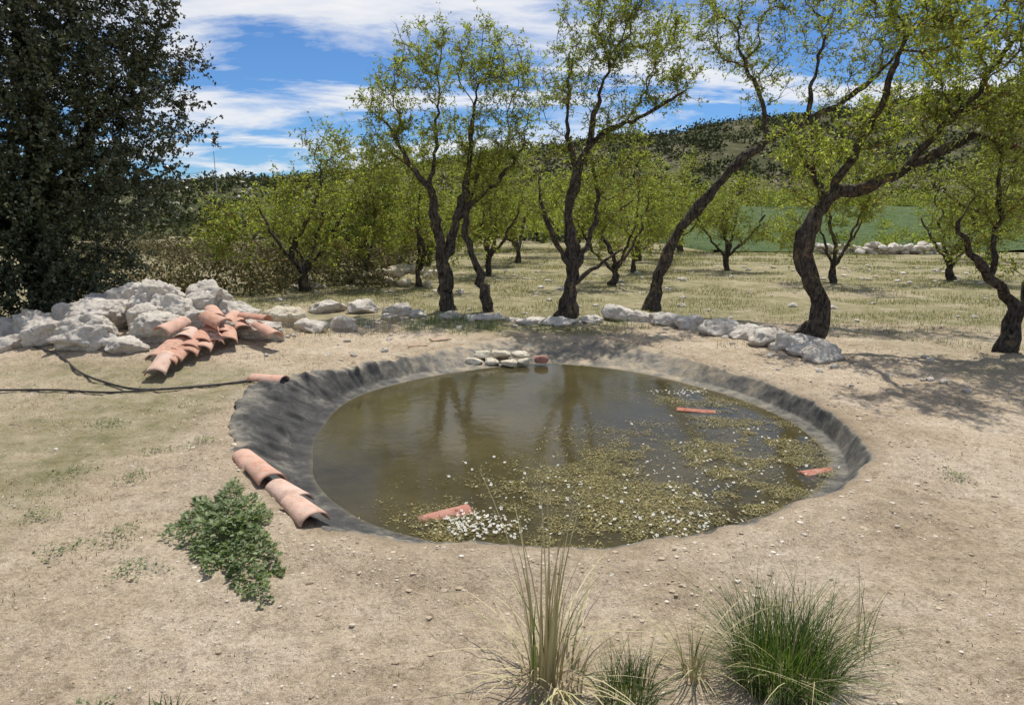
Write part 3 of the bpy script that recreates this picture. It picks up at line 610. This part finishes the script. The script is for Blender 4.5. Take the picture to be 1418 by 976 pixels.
def clumps(name,cx_,cy_,cz_,rad_,per_,lsize,mat,seed,flat=.75):
    rg=np.random.default_rng(seed); n=len(cx_); C=np.repeat(np.stack([cx_,cy_,cz_],1),per_,0); Rr=np.repeat(rad_,per_)[:,None]
    u=unit(rg.normal(size=(n*per_,3))); u[:,2]=np.abs(u[:,2])*1.0-.1
    lump=1+.3*np.sin(u[:,:1]*5+C[:,:1]*3)+.25*np.sin(u[:,1:2]*6+C[:,1:2]*5)
    P=C+u*Rr*(rg.random((n*per_,1))**.4)*lump*np.array([1,1,flat]); sz=lsize*np.repeat(np.sqrt(rad_/rad_.mean()),per_)*rg.uniform(.5,1.2,len(P))
    V,F=leafquads(P,unit(rg.normal(size=P.shape)),sz,sz*.6,rg); return build(name,V,[(F,0,False)],[mat])
n=5200; x=rng.uniform(-150,230,n);y=52+rng.random(n)**1.1*190
k=~((x>8)&(x<50)&(y<78)); x=x[k];y=y[k]
clumps('hillside_scrub',x,y,hillh(x,y)+.3,rng.uniform(.8,2.8,len(x)),44,.75,M_hscrub,5)
ac=Acc()
for i in range(40):
    x=rng.uniform(-75,-25);y=rng.uniform(80,150); s=rng.uniform(.4,1.0); V,F,_=rock(s*1.3,s,s*.9,1300+i,3); ac.add(V+np.array([x,y,float(hillh(np.array(x),np.array(y)))+s*.3]),F,0)
ac.obj('hillside_outcrops',[M_rock2])
n=170; x=rng.uniform(-28,46,n);y=rng.uniform(36,58,n)
k=~((x>10)&(x<46)&(y<76))&(x>-14); x=x[k];y=y[k]
x=np.r_[x,rng.uniform(12,50,30)];y=np.r_[y,rng.uniform(72,84,30)]; zc=np.where(y>70,3.2,1.2)
clumps('distant_trees',x,y,zc,rng.uniform(1.4,2.8,len(x)),520,.24,M_young,6,1.0)
x=rng.uniform(12,40,26);y=rng.uniform(38,62,26)
clumps('field_bushes',x,y,.0045*(y-37)**1.8+.1,rng.uniform(.5,1.1,26),300,.16,M_young,16,.9)
n=420; x=rng.uniform(-26,-2.5,n);y=rng.uniform(15,42,n)
k=(x< -3.5-(y-15)*.05)&((x<-5.0)|(y>18))&(x>-y*.62-1); x=x[k];y=y[k]
clumps('dry_scrub',x,y,np.full(len(x),.1),rng.uniform(.25,.9,len(x)),300,.10,M_scrub,8,1.2)
hb=float(hillh(np.array(-43.),np.array(100.)))
hcu=bpy.data.curves.new('radio_mast','CURVE');hcu.dimensions='3D';hcu.bevel_depth=.045;sp=hcu.splines.new('POLY');sp.points.add(1);sp.points[0].co=(-43,100,hb-1,1);sp.points[1].co=(-43,100,11,1)
hcu.materials.append(M_metal); scene.collection.objects.link(bpy.data.objects.new('radio_mast',hcu))

# ---------------------------------------------------------------- grasses and weeds
def field_grass(name,n,xr,yr,hr,wr,mat,seed,mask,bend=(.2,.9)):
    rg=np.random.default_rng(seed); x=rg.uniform(*xr,n);y=yr[0]+(yr[1]-yr[0])*rg.random(n)**1.3
    th=np.arctan2(y-CY,x-CX); k=(rg.random(n)<mask(x,y))&(np.hypot(x-CX,y-CY)>ro(th)+.1); x=x[k];y=y[k];n=len(x)
    s=1+np.clip(y-12,0,30)*.05
    V,F=blades(np.stack([x,y,gh(x,y)],1),rg.uniform(*hr,n)*np.sqrt(s),rg.uniform(*wr,n)*s,rg.uniform(0,6.28,n),rg.uniform(*bend,n),rg,2)
    return build(name,V,[(F,0,False)],[mat])
field_grass('meadow_grass',230000,(-11,20),(9.8,40),(.03,.11),(.005,.010),M_meadow,91,lambda x,y:np.clip(grassy(x,y)*1.4,0,1)*np.clip((fbm(x*.7,y*.9,33,5)-.46)*7,.02,1))
field_grass('bank_grass',75000,(-6.5,7),(1.5,11),(.010,.038),(.0025,.005),M_meadow,92,lambda x,y:np.clip((fbm(x*1.6,y*1.6,44,5)-.50)*5,0,1)*np.clip(.12+sstep((-x-1.9)/1.2)*.9+sstep((x-4)/1.5)*sstep((y-6)/3),0,1))
n=7000; x=rng.uniform(-6,6.5,n);y=1.6+9.4*rng.random(n)**1.3; th=np.arctan2(y-CY,x-CX)
k=(np.hypot(x-CX,y-CY)>ro(th)+.1)&(rng.random(n)<.15+.85*sstep((-x-1)/2)+.5*sstep((3-y)/1)); x=x[k];y=y[k];n=len(x)
az=rng.uniform(0,6.28,n); V,F=leafquads(np.stack([x,y,gh(x,y)+.006],1),unit(np.stack([np.cos(az),np.sin(az),rng.normal(0,.08,n)],1)),rng.uniform(.015,.06,n),rng.uniform(.0015,.004,n),rng,.8)
build('straw_litter',V,[(F,0,False)],[M_dry])
ac=Acc()
for (x,y,n,h) in [(-1.75,11.6,60,.3),(-2.1,11.3,50,.28),(-1.3,11.9,50,.24),(-2.7,12,60,.25),(-.7,11.9,40,.25),(-.2,12.3,40,.2),(2.0,12.2,40,.22),(2.4,12.0,60,.18),(-3.1,10.9,30,.2),(-1.0,12.5,80,.35),(.5,12.0,30,.15),(1.2,11.9,30,.15),(-3.6,10.6,40,.25),(-.9,11.3,40,.2),(-1.5,12.4,70,.3),(-.4,11.8,70,.3),(-2.3,12.4,80,.3),(3.4,10.2,40,.15),(1.9,11.6,50,.2)]:
    b=np.stack([x+rng.normal(0,.12,n),y+rng.normal(0,.12,n),np.full(n,float(gh(x,y)))],1)
    V,F=blades(b,rng.uniform(.3,1.1,n)*h,np.full(n,.008),rng.uniform(0,6.28,n),rng.uniform(.05,.7,n),rng,3); ac.add(V,F,0 if rng.random()<.5 else 1)
ac.obj('rim_grass_tufts',[M_weed,M_dry])
def tuft(name,x,y,n,h,w,spread,bend,mats,seed,frac=0.,seg=6):
    rg=np.random.default_rng(seed); ac=Acc()
    for m,nn in ((0,int(n*(1-frac))),(1,int(n*frac))):
        if nn<1: continue
        q=np.sqrt(rg.random(nn))*spread; a=rg.uniform(0,6.283,nn); bx=x+q*np.cos(a);by=y+q*np.sin(a)
        az=a+rg.normal(0,.7,nn); bd=rg.uniform(bend[0],bend[1],nn)*(.3+.7*q/spread)
        V,F=blades(np.stack([bx,by,gh(bx,by)-.01],1),h*np.clip(rg.normal(.68,.24,nn),.15,1.15),rg.uniform(.6,1.2,nn)*w,az,bd,rg,seg); ac.add(V,F,m)
    return ac.obj(name,mats)
tuft('green_grass_tuft',1.20,2.60,1350,.45,.0042,.21,(.15,1.3),[M_gg,M_dry],1,.12)
tuft('green_grass_tuft',.48,2.45,380,.25,.004,.12,(.15,1.2),[M_gg,M_dry],2,.12)
tuft('dry_grass_tuft',.15,2.58,46,.90,.011,.07,(.05,.42),[M_dry,M_gg],3,.08)
tuft('dry_grass_tuft',.17,2.55,95,.52,.009,.14,(.4,1.8),[M_dry,M_gg],4,.08)
tuft('dry_grass_tuft',.80,2.6,55,.42,.007,.06,(.2,1.6),[M_dry,M_gg],5,.1)
tuft('dry_grass_tuft',1.66,2.85,24,.42,.004,.05,(.05,.6),[M_dry,M_gg],6,.3)
tuft('small_grass_tuft',-1.4,2.35,60,.09,.005,.08,(.2,1.2),[M_gg,M_dry],7,.1)
tuft('small_grass_tuft',2.2,2.35,70,.12,.004,.08,(.2,1.2),[M_gg,M_dry],8,.2)
def weed(name,cx,cy,lx,ly,rot,h,n,L,seed,mat=None):
    rg=np.random.default_rng(seed); a=rg.uniform(0,6.283,n);q=rg.random(n)**.62; edge=1+.22*np.sin(a*3+seed)+.16*np.sin(a*7+seed*2)+.1*np.sin(a*13)
    u=q*np.cos(a)*lx*edge;v=q*np.sin(a)*ly*edge; c,s=math.cos(rot),math.sin(rot); x=cx+u*c-v*s;y=cy+u*s+v*c
    top=h*np.sqrt(np.clip(1-q**2.4,0.05,1))*(.2+1.3*np.clip(fbm(x*8,y*8,seed)*1.6-.3,0,1)); z=gh(x,y)+top*rg.random(n)**.4+.004
    az=a+rot+rg.normal(0,1.,n); d=unit(np.stack([np.cos(az),np.sin(az),rg.normal(.15,.35,n)],1)); up=unit(np.stack([rg.normal(0,.35,n),rg.normal(0,.35,n),np.ones(n)],1))
    sz=rg.uniform(.5,1.25,n)*L; V,F=leaf6(np.stack([x,y,z],1),d,up,sz,sz*.62,.15); ac=Acc(); ac.add(V,F,0)
    m=n//4; g=np.stack([x[:m],y[:m],gh(x[:m],y[:m])],1); e=np.stack([x[:m],y[:m],z[:m]],1); o=rg.normal(0,.01,(m,3)); w=np.array([.002,0,0])
    V=np.stack([g+o-w,g+o+w,e+w*.5,e-w*.5],1).reshape(-1,3); ac.add(V,np.arange(m*4).reshape(-1,4),0)
    return ac.obj(name,[mat or M_weed])
weed('leafy_weed',-1.79,3.90,.70,.25,-1.0,.10,2700,.036,1)
for i,(x,y,s) in enumerate([(-2.15,3.5,.12),(-2.75,3.75,.10),(-2.95,4.9,.13),(-2.75,5.6,.13),(-3.5,5.0,.14),(3.45,4.9,.09),(-3.9,6.2,.15),(-1.75,2.33,.1),(-2.5,3.9,.12),(-3.2,4.2,.1),(-3.1,5.5,.1)]):
    weed('small_weed',x,y,s*1.4,s,i,.035,int(90*s/.1),.018,20+i)

# ---------------------------------------------------------------- light, sky, camera
el=math.radians(64); azs=math.radians(18)
S=Vector((math.sin(azs)*math.cos(el),math.cos(azs)*math.cos(el),math.sin(el)))
ld=bpy.data.lights.new('sun','SUN'); ld.energy=4.7; ld.angle=math.radians(.5); ld.color=(1,.96,.89)
lo=bpy.data.objects.new('sun',ld); scene.collection.objects.link(lo); lo.rotation_euler=(-S).to_track_quat('-Z','Y').to_euler()
w=bpy.data.worlds.new('World'); scene.world=w; w.use_nodes=True; nt=w.node_tree; nt.nodes.clear()
sk=nt.nodes.new('ShaderNodeTexSky'); sk.sky_type='NISHITA'; sk.sun_disc=False; sk.sun_elevation=el; sk.sun_rotation=azs; sk.altitude=900; sk.dust_density=.2; sk.ozone_density=3.
tint=mixc(nt,1.,sk.outputs[0],(.46,.68,.92),'MULTIPLY')
tc=nt.nodes.new('ShaderNodeTexCoord'); sp=nt.nodes.new('ShaderNodeSeparateXYZ'); nt.links.new(tc.outputs['Generated'],sp.inputs[0])
zz=math_(nt,'ADD',math_(nt,'MAXIMUM',sp.outputs[2],0.),.12)
cb=nt.nodes.new('ShaderNodeCombineXYZ'); nt.links.new(math_(nt,'DIVIDE',sp.outputs[0],zz),cb.inputs[0]); nt.links.new(math_(nt,'DIVIDE',sp.outputs[1],zz),cb.inputs[1])
mp=nt.nodes.new('ShaderNodeMapping'); mp.inputs['Scale'].default_value=(.55,1.0,1); mp.inputs['Location'].default_value=(3.1,1.7,0); nt.links.new(cb.outputs[0],mp.inputs[0])
c1=noise(nt,1.15,10,.6,mp.outputs[0],.6)
cf=ramp(nt,[(.47,(0,0,0)),(.58,(.8,.8,.8)),(.68,(1,1,1))],c1)
sky=mixc(nt,cf,tint,(8.0,8.0,8.1))
bg=nt.nodes.new('ShaderNodeBackground'); bg.inputs[1].default_value=.115; nt.links.new(sky,bg.inputs[0])
o=nt.nodes.new('ShaderNodeOutputWorld'); nt.links.new(bg.outputs[0],o.inputs[0])
cd=bpy.data.cameras.new('camera'); cd.sensor_width=36; cd.lens=23.46; cd.clip_end=3000; cd.clip_start=.05
co=bpy.data.objects.new('camera',cd); scene.collection.objects.link(co); co.location=(0,0,2.0); co.rotation_euler=(math.radians(78.4),0,0); scene.camera=co
scene.view_settings.view_transform='Standard'; scene.view_settings.look='None'; scene.view_settings.exposure=0
